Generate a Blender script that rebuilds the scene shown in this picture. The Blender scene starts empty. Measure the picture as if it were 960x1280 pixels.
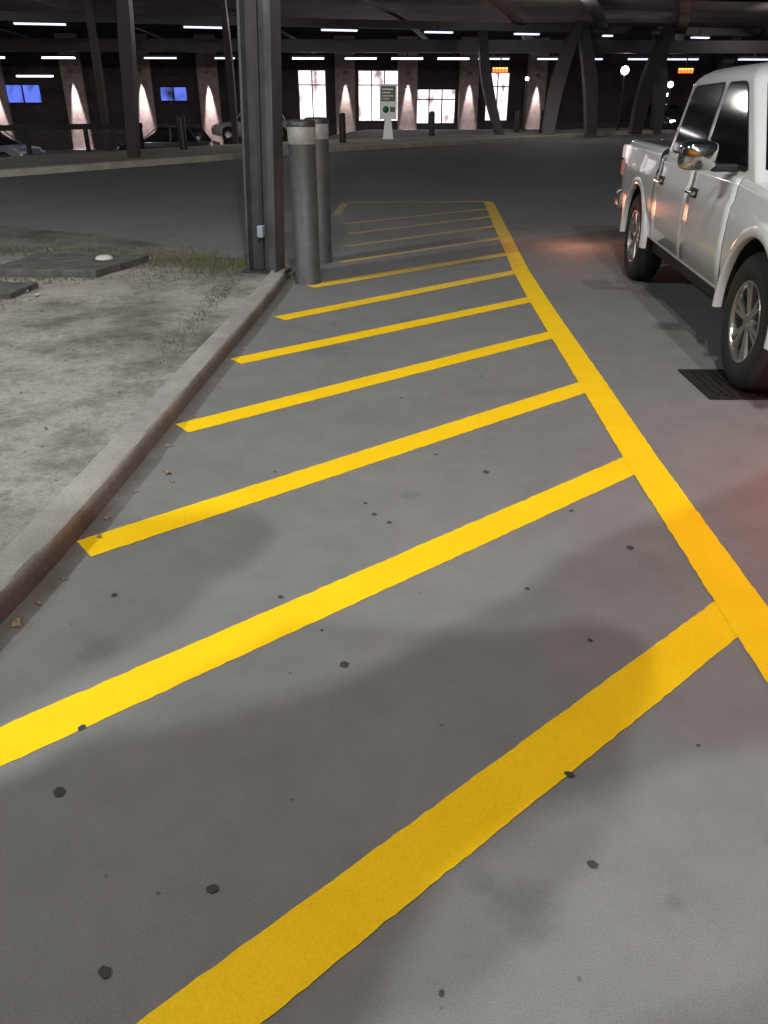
import bpy, bmesh, math, random
import numpy as np
from mathutils import Vector, Matrix
random.seed(7)
S = bpy.context.scene
COL = S.collection
S.view_settings.view_transform = 'Standard'
S.view_settings.look = 'None'
S.view_settings.exposure = 0

# ------------------------------------------------------------------ materials
def new_mat(name):
    m = bpy.data.materials.new(name); m.use_nodes = True
    nt = m.node_tree
    return m, nt, nt.nodes['Principled BSDF']

def pbr(name, col, rough=0.6, metal=0.0, coat=0.0, var=0.0, scale=8.0, bump=0.0, bscale=60.0, emit=None, estr=0.0, dirt=None):
    m, nt, b = new_mat(name)
    b.inputs['Roughness'].default_value = rough
    b.inputs['Metallic'].default_value = metal
    b.inputs['Coat Weight'].default_value = coat
    b.inputs['Base Color'].default_value = (*col, 1)
    if var > 0 or bump > 0:
        geo = nt.nodes.new('ShaderNodeTexCoord')
    if var > 0:
        n = nt.nodes.new('ShaderNodeTexNoise'); n.inputs['Scale'].default_value = scale
        n.inputs['Detail'].default_value = 6; n.inputs['Roughness'].default_value = 0.65
        nt.links.new(geo.outputs['Object'], n.inputs['Vector'])
        r = nt.nodes.new('ShaderNodeValToRGB')
        r.color_ramp.elements[0].position = 0.3; r.color_ramp.elements[1].position = 0.7
        d = dirt if dirt else tuple(c * (1 - var) for c in col)
        r.color_ramp.elements[0].color = (*d, 1)
        r.color_ramp.elements[1].color = (*[min(1, c * (1 + var * 0.4)) for c in col], 1)
        nt.links.new(n.outputs['Fac'], r.inputs['Fac'])
        nt.links.new(r.outputs['Color'], b.inputs['Base Color'])
    if bump > 0:
        n2 = nt.nodes.new('ShaderNodeTexNoise'); n2.inputs['Scale'].default_value = bscale
        n2.inputs['Detail'].default_value = 4
        nt.links.new(geo.outputs['Object'], n2.inputs['Vector'])
        bp = nt.nodes.new('ShaderNodeBump'); bp.inputs['Strength'].default_value = bump
        bp.inputs['Distance'].default_value = 0.01
        nt.links.new(n2.outputs['Fac'], bp.inputs['Height'])
        nt.links.new(bp.outputs['Normal'], b.inputs['Normal'])
    if emit:
        b.inputs['Emission Color'].default_value = (*emit, 1)
        b.inputs['Emission Strength'].default_value = estr
    return m

def noise(nt, vec, scale, detail=5, rough=0.6):
    n = nt.nodes.new('ShaderNodeTexNoise'); n.inputs['Scale'].default_value = scale
    n.inputs['Detail'].default_value = detail; n.inputs['Roughness'].default_value = rough
    nt.links.new(vec, n.inputs['Vector']); return n.outputs['Fac']
def ramp(nt, fac, p0, p1, c0, c1):
    r = nt.nodes.new('ShaderNodeValToRGB')
    e = r.color_ramp.elements
    e[0].position = p0; e[1].position = p1
    e[0].color = (*c0, 1) if isinstance(c0, tuple) else (c0, c0, c0, 1)
    e[1].color = (*c1, 1) if isinstance(c1, tuple) else (c1, c1, c1, 1)
    nt.links.new(fac, r.inputs['Fac']); return r.outputs['Color']
def mixc(nt, mode, fac, a, b):
    n = nt.nodes.new('ShaderNodeMix'); n.data_type = 'RGBA'; n.blend_type = mode
    if isinstance(fac, (int, float)): n.inputs[0].default_value = fac
    else: nt.links.new(fac, n.inputs[0])
    for v, s in ((a, n.inputs[6]), (b, n.inputs[7])):
        if isinstance(v, tuple): s.default_value = (*v, 1)
        else: nt.links.new(v, s)
    return n.outputs[2]
def bump(nt, b, h, strength, dist=0.01):
    bp = nt.nodes.new('ShaderNodeBump'); bp.inputs['Strength'].default_value = strength
    bp.inputs['Distance'].default_value = dist
    nt.links.new(h, bp.inputs['Height']); nt.links.new(bp.outputs['Normal'], b.inputs['Normal'])
def math_node(nt, op, a, b, c=None):
    n = nt.nodes.new('ShaderNodeMath'); n.operation = op
    for v, s in zip((a, b, c), n.inputs):
        if v is None: continue
        if isinstance(v, (int, float)): s.default_value = v
        else: nt.links.new(v, s)
    return n.outputs[0]

def make_pavement():
    m, nt, b = new_mat('worn_pavement')
    pos = nt.nodes.new('ShaderNodeNewGeometry').outputs['Position']
    big = noise(nt, pos, 0.55, 4, 0.55)
    c = ramp(nt, big, 0.3, 0.72, (0.158, 0.160, 0.157), (0.196, 0.200, 0.197))
    mid = noise(nt, pos, 5, 6, 0.7)
    c = mixc(nt, 'MULTIPLY', 1.0, c, ramp(nt, mid, 0.3, 0.7, 0.86, 1.06))
    fine = noise(nt, pos, 260, 3, 0.7)
    c = mixc(nt, 'MULTIPLY', 1.0, c, ramp(nt, fine, 0.3, 0.7, 0.76, 1.2))
    v = nt.nodes.new('ShaderNodeTexVoronoi'); v.inputs['Scale'].default_value = 7
    nt.links.new(pos, v.inputs['Vector'])
    c = mixc(nt, 'MULTIPLY', 1.0, c, ramp(nt, v.outputs['Distance'], 0.03, 0.05, 0.6, 1.0))
    st = noise(nt, pos, 1.3, 3, 0.5)
    c = mixc(nt, 'MULTIPLY', 1.0, c, ramp(nt, st, 0.62, 0.78, 1.0, 0.76))
    nz = noise(nt, pos, 9, 4, 0.6)
    for x, y, r in ((0.30, 1.04, 0.09), (0.22, 1.10, 0.05), (0.62, 1.05, 0.03), (0.12, 2.97, 0.06), (-0.9, 1.9, 0.08), (0.9, 1.2, 0.03)):
        d = nt.nodes.new('ShaderNodeVectorMath'); d.operation = 'DISTANCE'
        nt.links.new(pos, d.inputs[0]); d.inputs[1].default_value = (x, y, 0)
        dd = math_node(nt, 'MULTIPLY_ADD', nz, r*1.6, d.outputs['Value'])
        c = mixc(nt, 'MULTIPLY', 1.0, c, ramp(nt, dd, r*1.1, r*1.8, 0.8, 1.0))
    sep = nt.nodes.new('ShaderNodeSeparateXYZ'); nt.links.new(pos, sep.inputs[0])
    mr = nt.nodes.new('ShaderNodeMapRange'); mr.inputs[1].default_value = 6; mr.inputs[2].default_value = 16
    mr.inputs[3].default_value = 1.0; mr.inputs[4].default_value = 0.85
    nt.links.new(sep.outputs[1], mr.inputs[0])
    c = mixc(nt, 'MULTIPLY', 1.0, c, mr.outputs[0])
    # grime line gathered along the foot of the kerb (only where the kerb runs)
    gx = math_node(nt, 'MULTIPLY_ADD', sep.outputs[1], -0.052, sep.outputs[0])
    gx = math_node(nt, 'MULTIPLY_ADD', nz, -0.16, gx)
    far = math_node(nt, 'MULTIPLY', math_node(nt, 'GREATER_THAN', sep.outputs[1], 7.9), 900.0)
    gx = math_node(nt, 'ADD', gx, far)
    c = mixc(nt, 'MULTIPLY', 1.0, c, ramp(nt, math_node(nt, 'ADD', gx, 2.0), 0.60, 0.68, (0.62, 0.55, 0.5), (1, 1, 1)))
    nt.links.new(c, b.inputs['Base Color'])
    b.inputs['Roughness'].default_value = 0.8
    b.inputs['Specular IOR Level'].default_value = 0.3
    bump(nt, b, fine, 0.2, 0.003)
    return m
M_PAVE = make_pavement()

def make_paint():
    m, nt, b = new_mat('yellow_paint')
    pos = nt.nodes.new('ShaderNodeNewGeometry').outputs['Position']
    a = noise(nt, pos, 3.0, 5, 0.6)
    c = ramp(nt, a, 0.3, 0.7, (0.86, 0.535, 0.005), (0.93, 0.615, 0.008))
    f = noise(nt, pos, 220, 3, 0.7)
    c = mixc(nt, 'MULTIPLY', 1.0, c, ramp(nt, f, 0.3, 0.7, 0.84, 1.05))
    w = noise(nt, pos, 60, 6, 0.75)
    sep = nt.nodes.new('ShaderNodeSeparateXYZ'); nt.links.new(pos, sep.inputs[0])
    mr = nt.nodes.new('ShaderNodeMapRange'); mr.inputs[1].default_value = 5; mr.inputs[2].default_value = 9.5
    mr.inputs[3].default_value = -0.15; mr.inputs[4].default_value = 0.20
    nt.links.new(sep.outputs[1], mr.inputs[0])
    mx = nt.nodes.new('ShaderNodeMapRange'); mx.inputs[1].default_value = 1.1; mx.inputs[2].default_value = 1.5
    mx.inputs[3].default_value = 0.0; mx.inputs[4].default_value = -0.13
    nt.links.new(sep.outputs[0], mx.inputs[0])
    ad = math_node(nt, 'ADD', math_node(nt, 'ADD', w, mr.outputs[0]), mx.outputs[0])
    wear = ramp(nt, ad, 0.5, 0.66, 0.0, 0.9)
    c = mixc(nt, 'MIX', wear, c, (0.24, 0.215, 0.18))
    nt.links.new(c, b.inputs['Base Color'])
    b.inputs['Roughness'].default_value = 0.7
    b.inputs['Specular IOR Level'].default_value = 0.15
    bump(nt, b, f, 0.2, 0.003)
    return m
M_YEL = make_paint()

def make_soil():
    m, nt, b = new_mat('packed_sandy_soil')
    pos = nt.nodes.new('ShaderNodeNewGeometry').outputs['Position']
    a = noise(nt, pos, 0.9, 6, 0.6)
    c = ramp(nt, a, 0.36, 0.54, (0.17, 0.162, 0.138), (0.37, 0.358, 0.32))
    d = noise(nt, pos, 3.2, 9, 0.78)
    c = mixc(nt, 'MULTIPLY', 1.0, c, ramp(nt, d, 0.38, 0.54, 0.6, 1.08))
    e2 = noise(nt, pos, 22, 6, 0.8)
    c = mixc(nt, 'MULTIPLY', 1.0, c, ramp(nt, e2, 0.35, 0.55, 0.74, 1.05))
    f = noise(nt, pos, 90, 5, 0.8)
    c = mixc(nt, 'MULTIPLY', 1.0, c, ramp(nt, f, 0.3, 0.7, 0.74, 1.2))
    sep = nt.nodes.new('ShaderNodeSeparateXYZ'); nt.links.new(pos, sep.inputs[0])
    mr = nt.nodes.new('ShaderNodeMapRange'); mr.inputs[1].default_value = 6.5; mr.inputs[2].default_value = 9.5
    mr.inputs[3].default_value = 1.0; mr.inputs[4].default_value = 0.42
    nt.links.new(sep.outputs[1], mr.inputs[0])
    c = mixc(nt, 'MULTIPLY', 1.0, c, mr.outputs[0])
    nt.links.new(c, b.inputs['Base Color'])
    b.inputs['Roughness'].default_value = 0.95
    bump(nt, b, math_node(nt, 'ADD', e2, f), 0.8, 0.016)
    return m
M_SOIL = make_soil()

def make_kerb():
    m, nt, b = new_mat('stained_kerb_concrete')
    pos = nt.nodes.new('ShaderNodeNewGeometry').outputs['Position']
    a = noise(nt, pos, 2.5, 6, 0.65)
    c = ramp(nt, a, 0.35, 0.65, (0.25, 0.245, 0.23), (0.38, 0.372, 0.35))
    f = noise(nt, pos, 110, 5, 0.8)
    c = mixc(nt, 'MULTIPLY', 1.0, c, ramp(nt, f, 0.3, 0.7, 0.7, 1.18))
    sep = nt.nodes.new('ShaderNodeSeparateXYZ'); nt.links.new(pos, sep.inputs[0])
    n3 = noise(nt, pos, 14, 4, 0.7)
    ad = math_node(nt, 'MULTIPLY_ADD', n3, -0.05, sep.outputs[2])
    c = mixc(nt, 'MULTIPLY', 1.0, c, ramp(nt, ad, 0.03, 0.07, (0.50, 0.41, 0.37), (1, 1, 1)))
    nt.links.new(c, b.inputs['Base Color'])
    b.inputs['Roughness'].default_value = 0.9
    bump(nt, b, f, 0.7, 0.008)
    return m
M_KERB = make_kerb()

M_CONC = pbr('pale_concrete', (0.5, 0.48, 0.40), 0.9, var=0.3, scale=2, bump=0.3)
M_WALK = pbr('walk_concrete', (0.26, 0.245, 0.22), 0.9, var=0.3, scale=1.2, bump=0.3)
M_SLAB = pbr('weathered_slab', (0.095, 0.095, 0.09), 0.9, var=0.6, scale=7, bump=0.8, bscale=25)
M_STEEL = pbr('grey_painted_steel', (0.095, 0.10, 0.105), 0.42, 0.25, var=0.45, scale=4, bump=0.1)
M_DSTEEL = pbr('dark_painted_steel', (0.033, 0.030, 0.031), 0.55, 0.1, var=0.3, scale=2)
M_BOLL = pbr('bollard_grey_paint', (0.062, 0.067, 0.067), 0.55, var=0.4, scale=9, bump=0.15)
M_BAND = pbr('reflective_band', (0.27, 0.27, 0.26), 0.55, var=0.35, scale=14)
M_CAP = pbr('dark_cap', (0.03, 0.03, 0.03), 0.5)
M_WHITE = pbr('white_car_paint', (0.61, 0.622, 0.635), 0.22, coat=0.7, var=0.08, scale=2)
M_VAN = pbr('dim_white_car_paint', (0.30, 0.30, 0.30), 0.3, coat=0.4)
M_SILVER = pbr('silver_car_paint', (0.22, 0.25, 0.32), 0.3, 0.4, coat=0.4)
M_DCAR = pbr('dark_car_paint', (0.02, 0.025, 0.035), 0.3, 0.2, coat=0.5)
M_GLASS = pbr('dark_tinted_glass', (0.006, 0.006, 0.007), 0.06, coat=0.3)
M_TYRE = pbr('tyre_rubber', (0.018, 0.018, 0.018), 0.8, var=0.4, scale=30)
M_RIM = pbr('alloy_rim', (0.36, 0.36, 0.37), 0.32, 0.85)
M_CHROME = pbr('chrome', (0.7, 0.7, 0.71), 0.12, 1.0)
M_BLACK = pbr('black_plastic', (0.012, 0.012, 0.012), 0.7)
M_SEAM = pbr('seam_black', (0.004, 0.004, 0.004), 0.9)
M_TAIL = pbr('tail_lamp_lens', (0.30, 0.07, 0.06), 0.12, coat=0.6, emit=(1, 0.5, 0.45), estr=0.18)
M_TAILC = pbr('tail_lamp_clear', (0.8, 0.72, 0.72), 0.1, coat=0.8, emit=(1, 0.82, 0.80), estr=0.5)
M_CLEAR = pbr('clear_lens', (0.7, 0.7, 0.7), 0.1, coat=0.8)
M_IRON = pbr('cast_iron', (0.02, 0.018, 0.016), 0.7, 0.3, var=0.4, scale=20, bump=0.4)
M_PIT = pbr('pit_black', (0.003, 0.003, 0.003), 1.0)
M_GUM = pbr('dark_gum', (0.038, 0.037, 0.036), 0.85)
M_LEAF = pbr('dry_leaf', (0.30, 0.22, 0.14), 0.9, var=0.5, scale=30)
M_PAPER = pbr('litter_paper', (0.5, 0.49, 0.46), 0.8)
M_BOX = pbr('blue_grey_box', (0.26, 0.30, 0.36), 0.6)
M_GRASS = pbr('grass_blades', (0.07, 0.085, 0.04), 0.9, var=0.5, scale=3, dirt=(0.13, 0.12, 0.07))
M_WALL = pbr('dark_brick_wall', (0.07, 0.053, 0.056), 0.9, var=0.4, scale=1.5)
M_PILA = pbr('pilaster_stone', (0.42, 0.35, 0.34), 0.9, var=0.4, scale=3)
M_CEIL = pbr('canopy_soffit', (0.27, 0.22, 0.215), 0.8, var=0.45, scale=0.35)
M_FRAME = pbr('window_frame', (0.12, 0.11, 0.11), 0.5)
M_TUBE = pbr('fluorescent_tube', (0.9, 0.9, 1), 0.5, emit=(0.70, 0.78, 1.0), estr=1.6)
M_TUBEB = pbr('fluorescent_tube_bright', (0.9, 0.9, 1), 0.5, emit=(0.93, 0.88, 1.0), estr=8)
M_LAMP = pbr('lamp_white', (1, 1, 1), 0.5, emit=(1, 0.93, 0.95), estr=16)
M_LEDR = pbr('led_red', (0.5, 0.02, 0.01), 0.5, emit=(1, 0.07, 0.02), estr=6)
M_LEDY = pbr('led_amber', (0.5, 0.4, 0.01), 0.5, emit=(1, 0.5, 0.05), estr=4)
M_SIGNW = pbr('sign_white', (0.6, 0.6, 0.58), 0.5, emit=(1, 1, 1), estr=0.16)
M_SIGND = pbr('sign_grey_green', (0.10, 0.14, 0.125), 0.5, emit=(.6, .8, .7), estr=0.03)
M_GREEN = pbr('sign_green', (0.03, 0.25, 0.08), 0.5)
def make_window(name, c0, c1, st, sc=1.3):
    m, nt, b = new_mat(name)
    pos = nt.nodes.new('ShaderNodeNewGeometry').outputs['Position']
    mp = nt.nodes.new('ShaderNodeMapping'); mp.inputs['Scale'].default_value = (1.6, 1, 0.8)
    nt.links.new(pos, mp.inputs['Vector'])
    a = noise(nt, mp.outputs[0], sc, 4, 0.55)
    c = ramp(nt, a, 0.30, 0.52, c0, c1)
    nt.links.new(c, b.inputs['Emission Color'])
    b.inputs['Emission Strength'].default_value = st
    b.inputs['Base Color'].default_value = (0.1, 0.1, 0.1, 1)
    return m
M_WIN = make_window('lit_interior_window', (0.16, 0.10, 0.11), (1.0, 0.90, 0.94), 2.0, 1.1)
M_BLUE = make_window('blue_lit_glass', (0.004, 0.005, 0.03), (0.13, 0.22, 1.0), 0.95, 1.0)

# ------------------------------------------------------------------ helpers
def mk(name, verts, faces, mat=None, parent=None, smooth=False, mats=None, fm=None):
    me = bpy.data.meshes.new(name)
    me.from_pydata([tuple(v) for v in verts], [], faces)
    me.update()
    ob = bpy.data.objects.new(name, me)
    COL.objects.link(ob)
    for m in (mats or ([mat] if mat else [])): me.materials.append(m)
    if fm:
        for p, i in zip(me.polygons, fm): p.material_index = i
    if smooth:
        for p in me.polygons: p.use_smooth = True
    if parent: ob.parent = parent
    return ob
def fixn(ob):
    bm = bmesh.new(); bm.from_mesh(ob.data)
    bmesh.ops.recalc_face_normals(bm, faces=bm.faces); bm.to_mesh(ob.data); bm.free()
    return ob
def tag(ob, label, cat, group=None, kind=None):
    ob['label'] = label; ob['category'] = cat
    if group: ob['group'] = group
    if kind: ob['kind'] = kind
    return ob
def empty(name, loc, rot=0):
    e = bpy.data.objects.new(name, None); COL.objects.link(e)
    e.location = loc; e.rotation_euler = (0, 0, rot); e.empty_display_size = 0.2
    return e
def boxdata(x0, x1, y0, y1, z0, z1):
    v = [(x0,y0,z0),(x1,y0,z0),(x1,y1,z0),(x0,y1,z0),(x0,y0,z1),(x1,y0,z1),(x1,y1,z1),(x0,y1,z1)]
    f = [(3,2,1,0),(4,5,6,7),(0,1,5,4),(1,2,6,5),(2,3,7,6),(3,0,4,7)]
    return v, f
def boxes(name, lst, mat, parent=None, bevel=0.0):
    V, F = [], []
    for b in lst:
        v, f = boxdata(*b); o = len(V); V += v; F += [tuple(i + o for i in q) for q in f]
    ob = mk(name, V, F, mat, parent)
    if bevel: bev(ob, bevel)
    return ob
def bev(ob, w, seg=2, ang=30):
    m = ob.modifiers.new('bevel', 'BEVEL'); m.width = w; m.segments = seg
    m.limit_method = 'ANGLE'; m.angle_limit = math.radians(ang)
def prism(name, poly, z0, z1, mat, parent=None):
    n = len(poly)
    V = [(x, y, z0) for x, y in poly] + [(x, y, z1) for x, y in poly]
    F = [tuple(range(n-1, -1, -1)), tuple(range(n, 2*n))] + [(i, (i+1) % n, n+(i+1) % n, n+i) for i in range(n)]
    return fixn(mk(name, V, F, mat, parent))
def lathe(name, prof, mat, axis='Z', seg=40, parent=None, loc=(0,0,0), smooth=True, closed=False):
    V, F = [], []
    n = len(prof)
    for i in range(seg):
        a = 2*math.pi*i/seg
        for r, h in prof:
            if axis == 'Z': V.append((r*math.cos(a), r*math.sin(a), h))
            else: V.append((h, r*math.cos(a), r*math.sin(a)))
    for i in range(seg):
        j = (i+1) % seg
        for k in range(n if closed else n-1):
            k2 = (k+1) % n
            F.append((i*n+k, j*n+k, j*n+k2, i*n+k2))
    ob = fixn(mk(name, V, F, mat, parent, smooth))
    ob.location = loc
    return ob
def beam_curve(name, pts, w, d, mat, parent=None):
    V, F = [], []
    for (x, y, z), a, b in zip(pts, w, d):
        V += [(x-a, y-b, z), (x+a, y-b, z), (x+a, y+b, z), (x-a, y+b, z)]
    n = len(pts)
    for i in range(n-1):
        o = i*4
        for k in range(4):
            F.append((o+k, o+(k+1) % 4, o+4+(k+1) % 4, o+4+k))
    F.append((3,2,1,0)); o = (n-1)*4; F.append((o, o+1, o+2, o+3))
    return fixn(mk(name, V, F, mat, parent))

# ------------------------------------------------------------------ ground
kp = [(-60, -45), (-20, 8), (-8.7, 18.9), (-1.8, 29), (10.9, 43), (24, 56), (60, 90)]
def yk(x): return float(np.interp(x, [p[0] for p in kp], [p[1] for p in kp]))
def sm(t): t = max(0, min(1, t)); return t*t*(3-2*t)
def gz(x, y):
    s = (y - yk(x))*0.6
    return -1.0*sm((s-5)/7)*sm((-1-x)/6)
xs = sorted(set([-400,-200,-100,-70,-50]+[round(-40+i*1.0, 2) for i in range(81)]+[50,70,100,200,400]))
ys = sorted(set([-100,-40,-20,-10]+[round(-5+i*1.0, 2) for i in range(76)]+[80,100,150,300,600]))
V = [(x, y, gz(x, y)) for y in ys for x in xs]
nx = len(xs)
F = [(j*nx+i, j*nx+i+1, (j+1)*nx+i+1, (j+1)*nx+i) for j in range(len(ys)-1) for i in range(nx-1)]
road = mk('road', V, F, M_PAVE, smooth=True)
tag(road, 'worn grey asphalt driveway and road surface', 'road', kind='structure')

kerbline = [(-3.2, -4.0), (-2.2, -1.5), (-1.62, 0.2), (-1.36, 1.4), (-1.23, 2.1), (-1.165, 2.9), (-1.10, 4.17), (-1.03, 5.3), (-0.965, 6.4), (-0.925, 7.3), (-0.94, 7.72)]
back = [(-1.25, 8.05), (-1.9, 8.5), (-3.2, 9.6), (-6, 11.0), (-12, 11.8), (-30, 6)]
def smooth_poly(p, it=2):
    for _ in range(it):
        q = [p[0]]
        for a, b in zip(p[:-1], p[1:]):
            q += [(a[0]*.75+b[0]*.25, a[1]*.75+b[1]*.25), (a[0]*.25+b[0]*.75, a[1]*.25+b[1]*.75)]
        q.append(p[-1]); p = q
    return p
line = smooth_poly(kerbline + back[:1])
def offs(p, d):
    out = []
    for i, (x, y) in enumerate(p):
        a = p[max(0, i-1)]; b = p[min(len(p)-1, i+1)]
        tx, ty = b[0]-a[0], b[1]-a[1]; l = math.hypot(tx, ty) or 1
        out.append((x - ty/l*d, y + tx/l*d))
    return out
prof = [(0.0, -0.02), (0.002, 0.085), (0.006, 0.096), (0.015, 0.102), (0.128, 0.105), (0.138, 0.100), (0.140, -0.02)]
dl = []
for a, b in zip(line[:-1], line[1:]):
    m = max(1, int(math.hypot(b[0]-a[0], b[1]-a[1])/.06))
    dl += [(a[0]+(b[0]-a[0])*i/m, a[1]+(b[1]-a[1])*i/m) for i in range(m)]
dl.append(line[-1])
rings = [offs(dl, d) for d, z in prof]
V = []
for i in range(len(dl)):
    chip = random.uniform(.004, .012) if random.random() < .06 else 0
    for k, (d, z) in enumerate(prof):
        jx = random.uniform(-.002, .002) if k in (1, 2, 3) else 0
        if k in (1, 2, 3): jx -= chip
        V.append((rings[k][i][0]+jx, rings[k][i][1], z + (random.uniform(-.0015, .0015) if z > 0.05 else 0) - (chip*.5 if k in (2, 3) else 0)))
n = len(prof)
F = [(i*n+k, (i+1)*n+k, (i+1)*n+k+1, i*n+k+1) for i in range(len(dl)-1) for k in range(n-1)]
F.append(tuple((len(dl)-1)*n+q for q in range(n)))
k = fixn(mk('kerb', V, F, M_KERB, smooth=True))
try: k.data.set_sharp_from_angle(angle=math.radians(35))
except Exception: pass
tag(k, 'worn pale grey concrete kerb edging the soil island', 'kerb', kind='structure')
inner = offs(line, 0.132)
poly = inner + back[1:] + [(-30, -4)]
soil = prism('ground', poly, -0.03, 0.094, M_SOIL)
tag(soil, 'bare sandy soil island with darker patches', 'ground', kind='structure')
front = kp[1:6]
backp = [(x-3.4, y+3.4) for x, y in front]
sw = prism('sidewalk', offs(front, 0.30) + backp[::-1], -0.2, 0.128, M_WALK)
tag(sw, 'concrete sidewalk along the far side of the road', 'sidewalk', kind='structure')
fk = prism('kerb', front + offs(front, 0.29)[::-1], -0.1, 0.15, M_CONC)
tag(fk, 'pale concrete kerb along the far sidewalk', 'kerb', kind='structure')

# ------------------------------------------------------------------ yellow markings
def stripe(pts, w, z, step=0.025, jit=0.0012):
    P = []
    for a, b in zip(pts[:-1], pts[1:]):
        L = math.hypot(b[0]-a[0], b[1]-a[1]); m = max(1, int(L/step))
        P += [(a[0]+(b[0]-a[0])*i/m, a[1]+(b[1]-a[1])*i/m) for i in range(m)]
    P.append(pts[-1])
    A = offs(P, w/2); B = offs(P, -w/2)
    V = []
    for a, b in zip(A, B):
        V += [(a[0]+random.gauss(0, jit), a[1]+random.gauss(0, jit), z), (b[0]+random.gauss(0, jit), b[1]+random.gauss(0, jit), z)]
    F = [(2*i, 2*i+1, 2*i+3, 2*i+2) for i in range(len(P)-1)]
    ob = fixn(mk('road_marking', V, F, M_YEL))
    if ob.data.polygons[0].normal.z < 0: ob.data.flip_normals()
    return ob
W = 0.165
le = [(1.12, -0.5), (1.12, 1.74), (1.125, 2.164), (1.143, 3.366), (1.18, 4.485), (1.212, 5.645), (1.248, 6.783), (1.30, 8.0), (1.70, 14.05)]
ln = stripe([(x+W/2, y) for x, y in le], W, 0.0042)
tag(ln, 'long solid yellow boundary line painted on asphalt', 'road marking', kind='structure')
hat = [((1.125,2.164),(-1.35,0.04)), ((1.143,3.366),(-1.23,1.415)), ((1.18,4.485),(-1.19,2.57)), ((1.205,5.645),(-1.10,3.795)),
       ((1.24,6.783),(-1.02,4.97)), ((1.30,8.008),(-0.87,6.10)), ((1.36,9.04),(-0.73,7.29)), ((1.44,10.15),(-0.5,8.5)),
       ((1.51,11.2),(-0.5,9.5)), ((1.58,12.2),(-0.5,10.5)), ((1.64,13.15),(-0.62,11.4))]
WH = 0.15
for i, (a, b) in enumerate(hat):
    L = math.hypot(a[0]-b[0], a[1]-b[1]); tx, ty = (a[0]-b[0])/L, (a[1]-b[1])/L
    wh = WH if i < 7 else .11
    ox, oy = ty*wh/2, -tx*wh/2
    h = stripe([(b[0]+ox, b[1]+oy), (a[0]+ox+tx*0.05, a[1]+oy+ty*0.05)], wh, 0.002)
    tag(h, 'diagonal yellow hatch stripe painted on asphalt' if i < 7 else 'faded worn yellow hatch stripe painted on asphalt', 'road marking', 'yellow hatch stripes', 'structure')
h = stripe([(-0.62, 14.0), (1.82, 14.12)], 0.13, 0.002); tag(h, 'yellow end line closing the hatched area', 'road marking', kind='structure')
h = stripe([(-0.72, 12.3), (-0.66, 13.92)], 0.12, 0.002); tag(h, 'short worn yellow line beside the bollards', 'road marking', kind='structure')

# ------------------------------------------------------------------ gum spots, leaves, litter
spots = [(-.12,1.83,.015),(-.80,1.345,.014),(-.37,1.08,.012),(-.545,.90,.012),(.465,1.14,.011),(.468,1.40,.012),(-.08,2.89,.010),(-.04,2.79,.011),
         (.02,2.72,.011),(-.355,2.19,.010),(.50,2.24,.010),(.94,2.52,.014),(-.93,2.2,.010),(-.82,1.565,.011),(.11,.86,.006),(.47,3.2,.016),
         (.78,2.82,.010),(.65,1.95,.008),(.83,1.5,.006),(-.2,2.0,.006),(.25,3.4,.008),(-.5,3.2,.007),(.1,4.2,.010),(.6,4.6,.008),(-.4,4.6,.008)]
for x, y, r in spots:
    nn = 14; ex = random.uniform(0.75, 1.2); an = random.uniform(0, 3)
    V = [(0, 0, 0.0016)]
    for i in range(nn):
        a = 2*math.pi*i/nn; q = r*random.uniform(0.8, 1.15)
        px, py = q*math.cos(a)*ex, q*math.sin(a)
        V.append((px*math.cos(an)-py*math.sin(an), px*math.sin(an)+py*math.cos(an), 0.0002))
    F = [(0, i+1, (i+1) % nn+1) for i in range(nn)]
    g = mk('gum_spot', V, F, M_GUM, smooth=True); g.location = (x, y, 0.0028)
    tag(g, 'small dark flattened gum spot on the asphalt', 'gum spot', 'gum spots on the asphalt')
leafs = [(-.99,3.18,.024,0),(-.95,3.1,.015,0),(-1.19,2.03,.026,0),(-1.17,2.15,.018,0),(-1.14,2.3,.016,0),(-1.11,2.6,.015,0),(-1.06,3.5,.02,0),(-.98,4.4,.02,0),(-.96,5.2,.02,0),
         (-.4,5.9,.02,0),(-3.0,6.55,.05,1),(-2.85,6.4,.04,1),(-3.15,7.0,.04,1),(-2.7,6.9,.03,1),(-.87,6.3,.02,0),(-1.13,2.75,.018,0),(-1.2,1.9,.016,0),(-1.08,3.0,.014,0),(-1.03,3.9,.016,0)]
for x, y, r, w in leafs:
    V = [(0,0,.006)]
    for i in range(7):
        a = 2*math.pi*i/7; q = r*(1.3 if i % 2 == 0 else .6)*random.uniform(.7,1.2)
        V.append((q*math.cos(a), q*math.sin(a)*.6, random.uniform(0.002, r*0.7)))
    F = [(0, i+1, (i+1) % 7+1) for i in range(7)]
    g = mk('paper_litter' if w else 'dry_leaf', V, F, M_PAPER if w else M_LEAF)
    g.location = (x, y, 0.094 if x < -1.3 else 0.0); g.rotation_euler[2] = random.uniform(0, 6)
    tag(g, 'scrap of pale litter on bare soil' if w else 'small curled dry leaf near the kerb', 'litter' if w else 'leaf', 'dry leaves near the kerb' if not w else 'litter scraps')

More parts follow.
